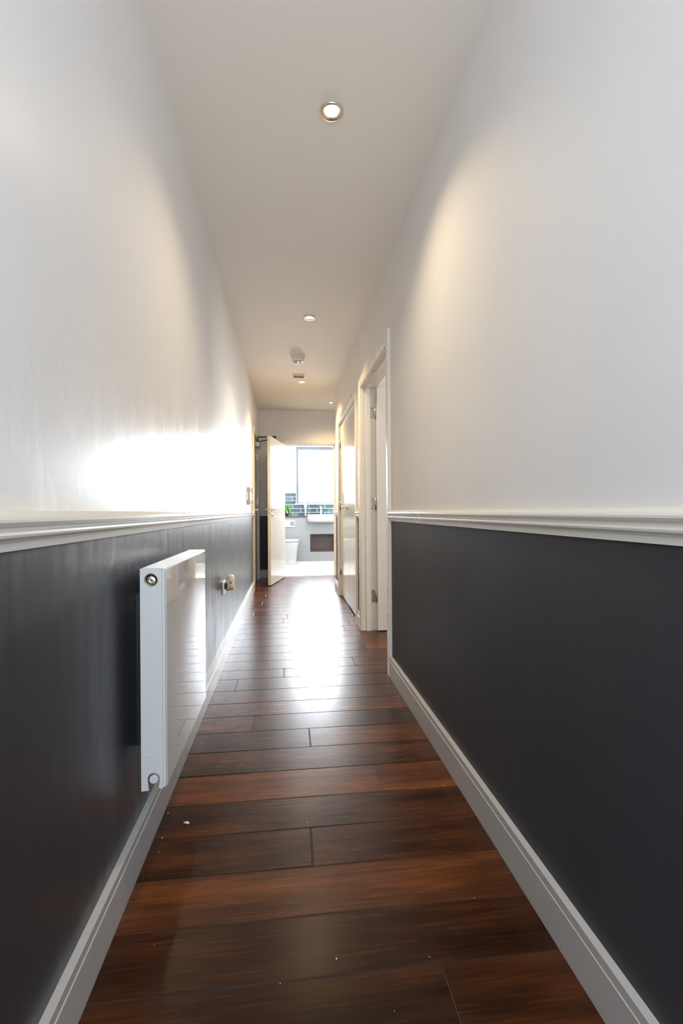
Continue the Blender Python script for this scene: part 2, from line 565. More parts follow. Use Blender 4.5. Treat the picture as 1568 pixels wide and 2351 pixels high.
b = MB().box(-0.87, 1.82, 7.16, 9.52, -0.05, 0.0)
struct(b.build('floor.001', M_bath_floor), 'pale grey tiled bathroom floor beyond the far doorway', 'floor')

# ------------------------------------------------------------------ ceiling
b = MB().box(-0.87, 2.92, -2.26, 9.52, ZC, ZC + 0.06)
struct(b.build('ceiling', M_ceil), 'flat off-white corridor ceiling', 'ceiling')

# ------------------------------------------------------------------ walls
b = MB()
b.box(XL - T, XL, -2.14, D3a - 0.02, -0.05, ZC)
b.box(XL - T, XL, D3a - 0.02, D3b + 0.02, HD + 0.02, ZC)
b.box(XL - T, XL, D3b + 0.02, YEND, -0.05, ZC)
struct(b.build('wall_left', M_wall_l), 'left corridor wall, glossy off-white above the rail and charcoal below', 'wall')

b = MB()
b.box(XR, XR + T, -2.14, D1a - 0.02, -0.05, ZC)
b.box(XR, XR + T, D1a - 0.02, D1b + 0.02, HD + 0.02, ZC)
b.box(XR, XR + T, D1b + 0.02, D2a - 0.02, -0.05, ZC)
b.box(XR, XR + T, D2a - 0.02, D2b + 0.02, HD + 0.02, ZC)
b.box(XR, XR + T, D2b + 0.02, YCOR, -0.05, ZC)
b.box(XR + T, 2.02, YCOR - T, YCOR, -0.05, ZC)            # return along the lobby
struct(b.build('wall_right', M_wall_r), 'right corridor wall, off-white above the rail and charcoal below', 'wall')

b = MB()
b.box(-0.87, D4a - 0.02, YEND, YEND + T, -0.05, ZC)
b.box(D4a - 0.02, D4b + 0.02, YEND, YEND + T, HD + 0.02, ZC)
b.box(D4b + 0.02, 2.02, YEND, YEND + T, -0.05, ZC)
struct(b.build('wall_far', M_wall_r), 'end wall of the corridor around the bathroom doorway', 'wall')

b = MB().box(2.02, 2.14, YCOR - T, YEND + T, -0.05, ZC)
struct(b.build('wall_lobby', M_wall_r), 'side wall closing the recess at the corridor end', 'wall')
b = MB().box(XL - T, XR + T, -2.26, -2.14, -0.05, ZC)
struct(b.build('wall_back', M_white_wall), 'plain wall behind the viewpoint', 'wall')

# room behind the open door
b = MB()
b.box(XR + T, 2.92, 1.30, 1.42, -0.05, ZC)
b.box(XR + T, 2.92, 4.00, 4.12, -0.05, ZC)
b.box(2.80, 2.92, 1.42, 4.00, -0.05, ZC)
struct(b.build('wall_room', M_white_wall), 'white walls of the room behind the open door', 'wall')

# cupboard behind the double doors
b = MB().box(1.20, 1.26, 4.12, 5.78, -0.05, ZC)
struct(b.build('wall_cupboard', M_white_wall), 'back of the cupboard', 'wall')

# bathroom shell
WX0, WX1, WZ0, WZ1 = 0.183, 1.32, 1.122, 2.236
YB, YBOX = 9.285, 9.13
b = MB()
b.box(-0.87, -0.75, YEND + T, 9.52, -0.05, ZC)
b.box(1.70, 1.82, YEND + T, 9.52, -0.05, ZC)
b.box(-0.75, WX0, YB, 9.52, -0.05, ZC)
b.box(WX1, 1.70, YB, 9.52, -0.05, ZC)
b.box(WX0, WX1, YB, 9.52, -0.05, WZ0)
b.box(WX0, WX1, YB, 9.52, WZ1, ZC)
struct(b.build('wall_bathroom', M_white_wall), 'white bathroom walls seen through the far doorway', 'wall')

# boxed-in cistern wall with the recess cut in it
NX0, NX1, NZ0, NZ1 = 0.436, 0.975, 0.196, 0.540
BT = 0.858
b = MB()
b.box(-0.75, NX0, YBOX, YB, 0.0, BT)
b.box(NX1, 1.70, YBOX, YB, 0.0, BT)
b.box(NX0, NX1, YBOX, YB, 0.0, NZ0)
b.box(NX0, NX1, YBOX, YB, NZ1, BT)
struct(b.build('wall_boxing', M_grey_tile), 'low pale grey tiled boxing behind toilet and basin', 'wall')

# green tile splashback
b = MB()
b.box(-0.75, 0.176, YB - 0.009, YB, BT + 0.026, 1.332)
b.box(0.176, 1.70, YB - 0.009, YB, BT + 0.026, 1.108)
struct(b.build('trim_1', M_green_tile), 'glossy teal brick tiles above the bathroom ledge', 'tiling')
b = MB().box(0.150, 1.36, YB - 0.035, YB + 0.10, 1.108, WZ0 + 0.004, 0.003)
struct(b.build('trim_2', M_plastic_w), 'white sill under the bathroom window', 'sill')
b = MB().box(-0.75, 0.372, YBOX - 0.012, YB - 0.009, BT, BT + 0.026, 0.002)
struct(b.build('trim_3', M_ledge), 'dark wooden ledge top on the grey boxing', 'ledge')

# window
w = thing('window_1', 'overexposed bathroom window in a blue-grey frame', 'window', ((WX0 + WX1) / 2, 9.38, WZ0), kind='structure')
b = MB()
FW = 0.045
b.box(WX0, WX1, 9.36, 9.43, WZ1 - FW - 0.012, WZ1, 0.003)
b.box(WX0, WX1, 9.36, 9.43, WZ0 + 0.004, WZ0 + 0.03, 0.003)
b.box(WX0, WX0 + FW, 9.36, 9.43, WZ0 + 0.03, WZ1 - FW - 0.012, 0.003)
b.box(WX1 - FW, WX1, 9.36, 9.43, WZ0 + 0.03, WZ1 - FW - 0.012, 0.003)
b.build('window_frame', M_winframe, w)
MB().box(WX0 + FW, WX1 - FW, 9.392, 9.398, WZ0 + 0.03, WZ1 - FW - 0.012).build('window_pane', M_glass, w)

# threshold strip between wood and tiles
b = MB().box(D4a, D4b, 7.145, 7.175, 0.0, 0.004, 0.001)
struct(b.build('trim_4', M_chrome), 'thin metal threshold strip in the bathroom doorway', 'threshold')

# ------------------------------------------------------------------ dado rails and skirtings
DADO = [(0, 0.9695), (0.007, 0.9690), (0.0085, 0.9665), (0.016, 0.9640), (0.0215, 0.9605), (0.0240, 0.9560), (0.0240, 0.9520),
        (0.0215, 0.9475), (0.0175, 0.9450), (0.0150, 0.9445), (0.0150, 0.9405), (0.0165, 0.9390), (0.0195, 0.9370),
        (0.0205, 0.9335), (0.0195, 0.9295), (0.0160, 0.9262), (0.0115, 0.9250), (0.0115, 0.9230), (0.0080, 0.9222),
        (0.0080, 0.9090), (0, 0.9090)]
SKIRT = [(0, SK_H), (0.0150, SK_H), (0.0165, SK_H - 0.0015), (0.0165, 0.0955), (0.0150, 0.0945), (0.0150, 0.0935),
         (SK_T, 0.0925), (SK_T, 0.0), (0, 0)]

def run_y(mb, prof, xw, sgn, y0, y1):
    mb.prism([(xw + sgn * d, z) for d, z in prof], y0, y1, 'XZ')
def run_x(mb, prof, yw, sgn, x0, x1):
    mb.prism([(yw + sgn * d, z) for d, z in prof], x0, x1, 'YZ')

C_W = 0.07     # casing width
C_T = 0.020
e = 0.0002
mb = MB(); run_y(mb, DADO, XL + e, 1, -2.14, D3a - C_W)
struct(mb.build('trim_5', M_rail), 'cream moulded dado rail along the left wall', 'dado rail')
mb = MB()
run_y(mb, DADO, XR - e, -1, -2.14, D1a - C_W)
struct(mb.build('trim_6', M_rail), 'white moulded dado rail along the near right wall', 'dado rail')
mb = MB(); run_y(mb, DADO, XR - e, -1, D1b + C_W, D2a - C_W)
struct(mb.build('trim_7', M_rail), 'short dado rail piece between the two right-hand doors', 'dado rail')
mb = MB(); run_y(mb, DADO, XR - e, -1, D2b + C_W, YCOR + 0.02); run_x(mb, DADO, YCOR + e, 1, XR, 2.02)
struct(mb.build('trim_8', M_rail), 'dado rail turning the corner past the cupboard doors', 'dado rail')
mb = MB(); run_x(mb, DADO, YEND - e, -1, XL, D4a - C_W); run_x(mb, DADO, YEND - e, -1, D4b + C_W, 2.02)
struct(mb.build('trim_9', M_rail), 'dado rail on the end wall behind the open bathroom door', 'dado rail')

mb = MB(); run_y(mb, SKIRT, XL + e, 1, -2.14, D3a - C_W)
struct(mb.build('baseboard_left', M_trim), 'white grooved skirting along the left wall', 'skirting')
mb = MB(); run_y(mb, SKIRT, XR - e, -1, -2.14, D1a - C_W)
struct(mb.build('baseboard_right', M_trim), 'white grooved skirting along the near right wall', 'skirting')
mb = MB(); run_y(mb, SKIRT, XR - e, -1, D1b + C_W, D2a - C_W)
struct(mb.build('baseboard_between_doors', M_trim), 'short skirting piece between the two right-hand doors', 'skirting')
mb = MB(); run_y(mb, SKIRT, XR - e, -1, D2b + C_W, YCOR + 0.018); run_x(mb, SKIRT, YCOR + e, 1, XR, 2.02)
struct(mb.build('baseboard_corner', M_trim), 'skirting turning the corner past the cupboard doors', 'skirting')
mb = MB(); run_x(mb, SKIRT, YEND - e, -1, XL, D4a - C_W); run_x(mb, SKIRT, YEND - e, -1, D4b + C_W, 2.02)
struct(mb.build('baseboard_far', M_trim), 'skirting on the end wall beside the bathroom door', 'skirting')
mb = MB(); run_x(mb, [(0, 0.012), (0.006, 0.010), (0.007, 0), (0, 0)], YBOX - e, -1, -0.75, 1.70)
struct(mb.build('baseboard_bathroom', M_plastic_w), 'thin white sealant strip at the foot of the grey boxing', 'skirting')

# ------------------------------------------------------------------ door linings + casings (architraves)
def casing_y(mb, xw, sgn, ya, yb, legs=(True, True)):
    """architrave around an opening in a wall of constant x; stepped moulding"""
    # profile across width w (0 = inner edge) and depth d
    prof = [(0.004, 0), (0.004, 0.012), (0.010, 0.016), (0.022, 0.016), (0.026, 0.019), (0.050, C_T), (C_W - 0.004, C_T), (C_W, C_T - 0.004), (C_W, 0)]
    ztop = HD
    if legs[0]: mb.prism([(xw + sgn * d, ya - w) for w, d in prof], 0.0, ztop + C_W, 'XY')
    if legs[1]: mb.prism([(xw + sgn * d, yb + w) for w, d in prof], 0.0, ztop + C_W, 'XY')
    mb.prism([(xw + sgn * d, ztop + w) for w, d in prof], ya - 0.004, yb + 0.004, 'XZ')

def casing_x(mb, yw, sgn, xa, xb):
    prof = [(0.004, 0), (0.004, 0.012), (0.010, 0.016), (0.022, 0.016), (0.026, 0.019), (0.050, C_T), (C_W - 0.004, C_T), (C_W, C_T - 0.004), (C_W, 0)]
    ztop = HD
    mb.prism([(xa - w, yw + sgn * d) for w, d in prof], 0.0, ztop + C_W, 'XY')
    mb.prism([(xb + w, yw + sgn * d) for w, d in prof], 0.0, ztop + C_W, 'XY')
    mb.prism([(yw + sgn * d, ztop + w) for w, d in prof], xa - 0.004, xb + 0.004, 'YZ')

# room door (right, open inwards)
mb = MB(); casing_y(mb, XR - e, -1, D1a, D1b)
mb.box(XR - e, XR + T, D1a - 0.02, D1a, 0, HD)
mb.box(XR - e, XR + T, D1b, D1b + 0.02, 0, HD)
mb.box(XR - e, XR + T, D1a - 0.02, D1b + 0.02, HD, HD + 0.02)
mb.box(XR + 0.030, XR + 0.068, D1b - 0.012, D1b, 0, HD - 0.012)     # stops
mb.box(XR + 0.030, XR + 0.068, D1a, D1a + 0.012, 0, HD - 0.012)
mb.box(XR + 0.030, XR + 0.068, D1a, D1b, HD - 0.012, HD)
struct(mb.build('trim_10', M_casing), 'cream door frame around the open doorway on the right', 'door frame')

# cupboard double doors
mb = MB(); casing_y(mb, XR - e, -1, D2a, D2b)
mb.box(XR - e, XR + 0.09, D2a - 0.02, D2a, 0, HD)
mb.box(XR - e, XR + 0.09, D2b, D2b + 0.02, 0, HD)
mb.box(XR - e, XR + 0.09, D2a - 0.02, D2b + 0.02, HD, HD + 0.02)
struct(mb.build('trim_11', M_casing), 'cream frame around the closed cupboard doors', 'door frame')

# entrance door frame, left
mb = MB(); casing_y(mb, XL + e, 1, D3a, D3b)
mb.box(XL - T, XL + e, D3a - 0.02, D3a, 0, HD)
mb.box(XL - T, XL + e, D3b, D3b + 0.02, 0, HD)
mb.box(XL - T, XL + e, D3a - 0.02, D3b + 0.02, HD, HD + 0.02)
struct(mb.build('trim_12', M_casing), 'cream frame around the entrance door on the left', 'door frame')

# bathroom doorway frame
mb = MB(); casing_x(mb, YEND - e, -1, D4a, D4b)
mb.box(D4a - 0.02, D4a, YEND - e, YEND + T, 0, HD)
mb.box(D4b, D4b + 0.02, YEND - e, YEND + T, 0, HD)
mb.box(D4a - 0.02, D4b + 0.02, YEND - e, YEND + T, HD, HD + 0.02)
mb.box(D4a, D4a + 0.012, YEND + 0.045, YEND + 0.085, 0, HD - 0.012)
mb.box(D4b - 0.012, D4b, YEND + 0.045, YEND + 0.085, 0, HD - 0.012)
mb.box(D4a, D4b, YEND + 0.045, YEND + 0.085, HD - 0.012, HD)
struct(mb.build('trim_13', M_casing), 'cream frame around the bathroom doorway', 'door frame')

# ------------------------------------------------------------------ doors
def lever(mb, c, out, along, stem=0.050, length=0.115):
    """lever handle: c on the leaf face, out = unit normal, along = lever direction"""
    c = Vector(c); out = Vector(out); along = Vector(along)
    a = c + out * 0.004; k = c + out * stem
    mb.tube([a, c + out * (stem - 0.012), c + out * (stem - 0.003) + along * 0.004, k + along * 0.014, k + along * (length * 0.6),
             k + along * length - out * 0.004], [0.0085, 0.0085, 0.009, 0.0095, 0.0088, 0.0078], 14)
    return mb
def rose(mb, c, out, r=0.026):
    c = Vector(c); out = Vector(out)
    ax = 'X' if abs(out.x) > 0.5 else 'Y'
    s = out.x if ax == 'X' else out.y
    mb.lathe([(0, 0), (r, 0), (r, 0.006 * s), (r - 0.003, 0.009 * s), (0, 0.009 * s)], tuple(c), axis=ax, seg=28)
    return mb

# door_1: leaf standing open into the room, hinged on the far jamb
LF0 = XR + 0.116
d1 = thing('door_1', 'white flush door standing open into the room on the right', 'door', (LF0, D1b - 0.025, 0), kind='structure')
MB().box(LF0, LF0 + 0.926, D1b - 0.046, D1b - 0.006, 0.008, 1.960, 0.0015).build('door_leaf', M_door, d1)
for zc_, mt in ((1.765, M_steel), (1.026, M_steel), (0.278, M_brass)):
    hb = MB()
    hb.box(XR + 0.072, XR + 0.112, D1b - 0.0026, D1b - 0.0004, zc_ - 0.05, zc_ + 0.05)
    hb.lathe([(0, -0.05), (0.0065, -0.05), (0.0065, 0.05), (0, 0.05)], (XR + 0.110, D1b - 0.004, zc_), seg=14)
    hg = hb.build('hinge', mt, d1)
    if mt is M_brass: hg['label'] = 'darker brass hinge'
    sb = MB()
    for dz in (-0.035, -0.012, 0.012, 0.035):
        sb.lathe([(0, 0), (0.0045, 0), (0.0030, -0.0012), (0, -0.0012)], (XR + 0.082 + (0.01 if abs(dz) < 0.02 else 0), D1b - 0.0026, zc_ + dz), axis='Y', seg=10)
    sb.build('screw', M_slot, hg)
hx = LF0 + 0.926 - 0.065
lv = rose(MB(), (hx, D1b - 0.046, 1.005), (0, -1, 0)); lever(lv, (hx, D1b - 0.046, 1.005), (0, -1, 0), (-1, 0, 0))
lv.build('door_handle', M_chrome, d1)

# door_2: double cupboard doors, closed
ym = (D2a + D2b) / 2
XF = XR + 0.012
d2 = thing('door_2', 'closed glossy white far cupboard leaf with lever handle, right wall', 'door', (XF, D2b, 0), kind='structure')
MB().box(XF, XF + 0.040, ym + 0.0015, D2b - 0.003, 0.010, HD - 0.004, 0.0012).build('door_leaf', M_door, d2)
for zc_ in (1.745, 1.035, 0.290):
    hb = MB()
    hb.lathe([(0, -0.05), (0.0075, -0.05), (0.0075, 0.05), (0, 0.05)], (XF - 0.005, D2b - 0.004, zc_), seg=14)
    hb.box(XF - 0.0015, XF + 0.0005, D2b - 0.030, D2b - 0.004, zc_ - 0.05, zc_ + 0.05)
    hb.build('hinge', M_steel, d2)
lv = rose(MB(), (XF, ym + 0.055, 1.010), (-1, 0, 0)); lever(lv, (XF, ym + 0.055, 1.010), (-1, 0, 0), (0, 1, 0))
lv.build('door_handle', M_chrome, d2)
d2b = thing('door_5', 'closed glossy white near cupboard leaf without handle, right wall', 'door', (XF, D2a, 0), kind='structure')
MB().box(XF, XF + 0.040, D2a + 0.003, ym - 0.0015, 0.016, HD - 0.004, 0.0012).build('door_leaf', M_door, d2b)

# door_3: entrance door in the left wall, nearly flush
XD3 = XL - 0.010
d3 = thing('door_3', 'closed entrance door in the left wall with overhead closer', 'door', (XD3, D3b, 0), kind='structure')
MB().box(XD3 - 0.044, XD3, D3a + 0.003, D3b - 0.003, 0.006, HD - 0.003, 0.0015).build('door_leaf', M_casing, d3)
yh = D3a + 0.075
lv = rose(MB(), (XD3, yh, 0.992), (1, 0, 0)); lever(lv, (XD3, yh, 0.992), (1, 0, 0), (0, 1, 0), 0.060)
lv.build('door_handle', M_chrome, d3)
tb = rose(MB(), (XD3, yh, 0.932), (1, 0, 0), 0.022); tb.box(XD3 + 0.008, XD3 + 0.034, yh - 0.004, yh + 0.004, 0.922, 0.942, 0.002)
tb.build('thumb_turn', M_brass, d3)
cb = MB(); cb.box(XD3 + 0.001, XD3 + 0.058, 6.56, 6.80, 1.860, 1.925, 0.004)
cl = cb.build('door_closer', M_steel, d3)
ab = MB()
ab.tube([(XD3 + 0.032, 6.63, 1.925), (XD3 + 0.032, 6.63, 1.998)], 0.010, 14)
ab.box(XD3 + 0.022, XD3 + 0.042, 6.62, 6.64, 1.985, 2.006, 0.002)
ab.tube([(XD3 + 0.032, 6.63, 1.998), (-0.150, 6.60, 2.002)], 0.0085, 12)
ab.lathe([(0, -0.012), (0.013, -0.012), (0.013, 0.012), (0, 0.012)], (-0.150, 6.60, 1.995), seg=16)
ab.tube([(-0.150, 6.60, 1.986), (-0.300, 6.80, 1.980), (XL + 0.024, 6.93, 1.980)], 0.0075, 12)
ab.build('closer_arm', M_black, cl)
chb = MB(); chb.box(XD3 + 0.001, XD3 + 0.018, 6.86, 6.91, 1.70, 1.80, 0.002)
chb.build('hinge', M_steel, d3)
chb = MB(); chb.box(XD3 + 0.001, XD3 + 0.018, 6.86, 6.91, 1.07, 1.17, 0.002)
chb.build('hinge', M_steel, d3)

# door_4: bathroom door, swung out into the corridor
ang = math.atan2(6.262 - 7.078, -0.245 + 0.060)
d4 = thing('door_4', 'white flush bathroom door standing open into the corridor', 'door', (D4a + 0.004, YEND - 0.024, 0), rotz=ang, kind='structure')
W4 = 0.828
# local x along the leaf from the hinge, local +y faces the doorway side
MB().box(0.004, W4, -0.020, 0.020, 0.010, 1.960, 0.0015).build('door_leaf', M_door, d4, local=True)
hz = 1.000
kb = MB(); kb.box(W4 - 0.0004, W4 + 0.0014, -0.012, 0.012, 0.88, 1.075)
kp = kb.build('latch_plate', M_casing, d4, local=True)
kb = MB(); kb.box(W4 + 0.0014, W4 + 0.0055, -0.005, 0.005, 0.990, 1.012); kb.box(W4 + 0.0012, W4 + 0.0022, -0.006, 0.006, 0.930, 0.965)
kb.box(W4 + 0.0012, W4 + 0.0022, -0.005, 0.005, 0.885, 0.897); kb.box(W4 + 0.0012, W4 + 0.0022, -0.004, 0.004, 1.055, 1.062)
kb.build('latch', M_brass, kp, local=True)
for s, nm in ((1, 'door_handle'), (-1, 'door_handle')):
    lv = rose(MB(), (W4 - 0.060, 0.020 * s, hz), (0, s, 0)); lever(lv, (W4 - 0.060, 0.020 * s, hz), (0, s, 0), (-1, 0, 0))
    lv.build(nm, M_chrome, d4, local=True)
tb = rose(MB(), (W4 - 0.060, 0.020, hz - 0.075), (0, 1, 0), 0.022)
tb.tube([(W4 - 0.060, 0.026, hz - 0.075), (W4 - 0.060, 0.050, hz - 0.075)], [0.008, 0.010], 14)
tb.build('thumb_turn', M_chrome, d4, local=True)

# ------------------------------------------------------------------ radiator
RX0, RX1, RY0, RY1, RZ0, RZ1 = -0.380, -0.3185, 1.282, 1.908, 0.243, 0.821
rad = thing('radiator', 'white flat panel radiator on the charcoal left wall', 'radiator', ((RX0 + RX1) / 2, (RY0 + RY1) / 2, RZ0))
mb = MB()
mb.box(RX1 - 0.010, RX1, RY0 + 0.004, RY1 - 0.004, RZ0 + 0.004, RZ1 - 0.004, 0.004, 3)
mb.box(RX1 - 0.0005, RX1 + 0.0012, RY0 + 0.014, RY1 - 0.014, RZ0 + 0.004, RZ1 - 0.005, 0.0006)
mb.build('front_panel', M_rad, rad)
MB().box(RX0, RX0 + 0.010, RY0 + 0.006, RY1 - 0.006, RZ0 + 0.004, RZ1 - 0.006, 0.003).build('back_panel', M_rad, rad)
# top cover with long slots
mb = MB()
mb.box(RX0 + 0.002, RX1 - 0.003, RY0 + 0.002, RY1 - 0.002, RZ1 - 0.007, RZ1, 0.002)
tc_ = mb.build('top_cover', gloss_paint('top_enamel', (0.50, 0.485, 0.45), 0.25, 0.05), rad)
# end plates: the near one carries the round opening on top and the notch at the bottom
def end_plate(y0, y1):
    b = bmesh.new()
    # outline with a circular hole, built as a strip mesh: polygons around the hole
    cx, cz, r = (RX0 + RX1) / 2 - 0.002, 0.791, 0.0168
    nx, nz, nr = (RX0 + RX1) / 2 + 0.001, 0.274, 0.0155
    x0, x1 = RX0 + 0.0005, RX1 - 0.0065
    seg = 32
    def rect_pt(a, cx, cz, x0, x1, z0, z1):
        dx, dz = math.cos(a), math.sin(a)
        t = min(((x1 - cx) / dx if dx > 1e-9 else (x0 - cx) / dx if dx < -1e-9 else 1e9),
                ((z1 - cz) / dz if dz > 1e-9 else (z0 - cz) / dz if dz < -1e-9 else 1e9))
        return (cx + dx * t, cz + dz * t)
    def angles(cx, cz, x0, x1, z0, z1):
        A = [2 * PI * k / seg for k in range(seg)]
        for (px, pz) in ((x0, z0), (x1, z0), (x1, z1), (x0, z1)):
            A.append(math.atan2(pz - cz, px - cx) % (2 * PI))
        return sorted(set(round(a, 6) for a in A))
    quads = []
    z0, z1 = 0.760, RZ1 - 0.001
    A = angles(cx, cz, x0, x1, z0, z1)
    for a, c in zip(A, A[1:] + [A[0] + 2 * PI]):
        p = [(cx + r * math.cos(a), cz + r * math.sin(a)), rect_pt(a, cx, cz, x0, x1, z0, z1),
             rect_pt(c, cx, cz, x0, x1, z0, z1), (cx + r * math.cos(c), cz + r * math.sin(c))]
        quads.append(p)
    quads.append([(x0, 0.310), (x1, 0.310), (x1, 0.760), (x0, 0.760)])
    # notch zone: upper half circle
    z0n, z1n = RZ0 + 0.001, 0.310
    steps = 16
    for k in range(steps):
        a, c = PI * k / steps, PI * (k + 1) / steps
        quads.append([(nx + nr * math.cos(a), nz + nr * math.sin(a)), rect_pt(a, nx, nz, x0, x1, z0n, z1n) if k else (x1, nz),
                      rect_pt(c, nx, nz, x0, x1, z0n, z1n) if k < steps - 1 else (x0, nz), (nx + nr * math.cos(c), nz + nr * math.sin(c))])
    # fix the two missing top corners of the notch zone
    quads.append([(x0, nz), (nx - nr, nz), (nx - nr * 0.80, z0n), (x0, z0n - 0.001)])
    quads.append([(nx + nr, nz), (x1, nz), (x1, z0n + 0.004), (nx + nr * 0.80, z0n + 0.004)])
    for a in (math.atan2(z1n - nz, x1 - nx), math.atan2(z1n - nz, x0 - nx)):
        k = int(a / PI * steps)
        A_, C_ = PI * k / steps, PI * (k + 1) / steps
        P1 = rect_pt(A_, nx, nz, x0, x1, z0n, z1n); P2 = rect_pt(C_, nx, nz, x0, x1, z0n, z1n)
        corner = (x1, z1n) if a < PI / 2 else (x0, z1n)
        quads.append([P1, corner, P2])
    cache = {}
    def V(x, y, z):
        key = (round(x, 5), round(y, 5), round(z, 5))
        if key not in cache: cache[key] = b.verts.new(key)
        return cache[key]
    for q in quads:
        vs = []
        for (x, z) in q:
            v = V(x, y0, z)
            if v not in vs: vs.append(v)
        if len(vs) >= 3:
            try: b.faces.new(vs)
            except ValueError: pass
    bmesh.ops.recalc_face_normals(b, faces=b.faces)
    r_ = bmesh.ops.extrude_face_region(b, geom=list(b.faces))
    for v in [g for g in r_['geom'] if isinstance(g, bmesh.types.BMVert)]: v.co.y = y1
    bmesh.ops.recalc_face_normals(b, faces=b.faces)
    return b, (cx, cz, r), (nx, nz, nr)
eb, hole, notch = end_plate(RY0, RY0 + 0.0022)
mb2 = MB(); mb2._merge(eb)
ep = mb2.build('end_panel', M_rad, rad)
eb2, _h, _n = end_plate(RY1 - 0.0022, RY1)
mb2 = MB(); mb2._merge(eb2); mb2.build('end_panel', M_rad, rad)
# stamped clip just above the notch
cb = MB()
cxm = (RX0 + RX1) / 2
cb.prism([(cxm - 0.019, 0.338), (cxm - 0.016, 0.330), (cxm + 0.014, 0.331), (cxm + 0.017, 0.341), (cxm + 0.006, 0.3365), (cxm - 0.008, 0.3360)], RY0 - 0.0012, RY0, 'XZ')
cb.prism([(cxm - 0.018, 0.3205), (cxm + 0.016, 0.3225), (cxm + 0.016, 0.3240), (cxm - 0.018, 0.3222)], RY0 - 0.0008, RY0, 'XZ')
cb.build('stamped_clip', M_rad, ep)
# bleed valve in the round opening
cx, cz, r = hole
vb = MB()
vb.lathe([(0, 0), (r + 0.006, 0), (r + 0.006, 0.001), (0, 0.001)], (cx, RY0 + 0.030, cz), axis='Y', seg=32)
vb.build('socket_cup', M_grey_slot, rad)
vb = MB()
vb.lathe([(r + 0.0005, 0.0), (r + 0.0005, -0.0016), (r - 0.0022, -0.0016), (r - 0.0022, 0.018), (r + 0.0005, 0.018)], (cx, RY0 + 0.001, cz), axis='Y', seg=36)
vb.build('collar', M_brass, rad)
vb = MB()
vb.lathe([(0, 0.03), (0.0118, 0.03), (0.0118, -0.001), (0.0108, -0.003), (0.0060, -0.004), (0.0060, 0.001), (0, 0.001)], (cx - 0.0005, RY0 + 0.004, cz - 0.002), axis='Y', seg=8, smooth=False)
bv = vb.build('bleed_valve', plain('nickel', (0.62, 0.57, 0.46), 0.3, metal=0.9), rad)
vb = MB(); vb.box(cx - 0.0025, cx + 0.0015, RY0 + 0.0035, RY0 + 0.0048, cz - 0.004, cz)
vb.build('valve_pin', M_slot, bv)
# plug in the notch
nx, nz, nr = notch
vb = MB()
vb.lathe([(0, 0.03), (0.0118, 0.03), (0.0118, -0.002), (0.0095, -0.0045), (0, -0.0045)], (nx, RY0 + 0.002, nz - 0.002), axis='Y', seg=8, smooth=False)
vb.build('blanking_plug', M_rad, rad)
# hanging brackets to the wall
for yb_ in (RY0 + 0.10, RY1 - 0.10):
    bb = MB(); bb.box(XL + 0.0005, RX0 - 0.0002, yb_ - 0.014, yb_ + 0.014, RZ0 + 0.08, RZ1 - 0.08)
    bb.build('bracket', M_black, rad)
# far bottom valve and pipe to the floor
vb = MB(); vb.tube([(XL + 0.001, RY1 + 0.030, 0.262), (cxm, RY1 + 0.030, 0.262)], 0.0075, 12)
vb.tube([(cxm, RY1, 0.272), (cxm, RY1 + 0.030, 0.272)], 0.010, 12)
vb.lathe([(0, 0.235), (0.013, 0.235), (0.013, 0.285), (0.016, 0.290), (0.016, 0.335), (0.012, 0.342), (0, 0.342)], (cxm, RY1 + 0.030, 0), seg=20)
vb.build('valve', M_plastic, rad)
vb = MB(); vb.lathe([(0, -0.010), (0.010, -0.008), (0.010, 0.010), (0.006, 0.016), (0, 0.016)], (RX1 - 0.018, RY1 + 0.004, RZ1 - 0.018), axis='Y', seg=16)
vb.build('end_cap', M_plastic_w, rad)

# ------------------------------------------------------------------ socket + air freshener
sy = 3.165
sk = thing('wall_socket', 'white socket plate on the charcoal wall past the radiator', 'socket', (XL, sy, 0.475))
MB().box(XL + 0.0003, XL + 0.010, sy - 0.043, sy + 0.043, 0.432, 0.518, 0.003).build('plate', M_plastic_w, sk)
sw = MB(); sw.box(XL + 0.0098, XL + 0.0135, sy + 0.008, sy + 0.018, 0.494, 0.510, 0.001)
sw.build('rocker_switch', M_plastic_w, sk)
af = thing('air_freshener', 'cream plug-in air freshener with yellow lower half in the socket', 'air freshener', (XL + 0.05, sy, 0.458))
pb = MB()
pb.box(XL + 0.0103, XL + 0.026, sy - 0.024, sy + 0.024, 0.466, 0.506, 0.004)
pb.build('plug', M_slot, af)
# rounded hood: lofted superellipse sections
def ell(cx, cy, z, rx, ry, n=28, p=2.6):
    out = []
    for k in range(n):
        a = 2 * PI * k / n
        c, s = math.cos(a), math.sin(a)
        out.append((cx + rx * math.copysign(abs(c) ** (2 / p), c), cy + ry * math.copysign(abs(s) ** (2 / p), s), z))
    return out
hc = XL + 0.0495
secs = [ell(hc, sy, 0.462, 0.0235, 0.026), ell(hc, sy, 0.470, 0.0240, 0.027), ell(hc, sy, 0.525, 0.0240, 0.027), ell(hc, sy, 0.541, 0.0225, 0.0255),
        ell(hc, sy, 0.551, 0.0180, 0.021), ell(hc, sy, 0.5565, 0.0105, 0.013), ell(hc, sy, 0.558, 0.003, 0.004)]
hb = MB().loft(secs); hd = hb.build('hood', plain('cream_plastic', (0.62, 0.55, 0.42), 0.35), af)
vb = MB(); vb.box(hc - 0.002, hc + 0.006, sy - 0.0285, sy - 0.0262, 0.501, 0.516, 0.0008); vb.build('vent_slot', M_slot, hd)
bt = MB().loft([ell(hc + 0.003, sy, 0.4605, 0.015, 0.018), ell(hc + 0.003, sy - 0.0035, 0.462, 0.018, 0.0245), ell(hc + 0.003, sy - 0.0045, 0.478, 0.0185, 0.0245), ell(hc + 0.003, sy - 0.003, 0.484, 0.015, 0.0245)])
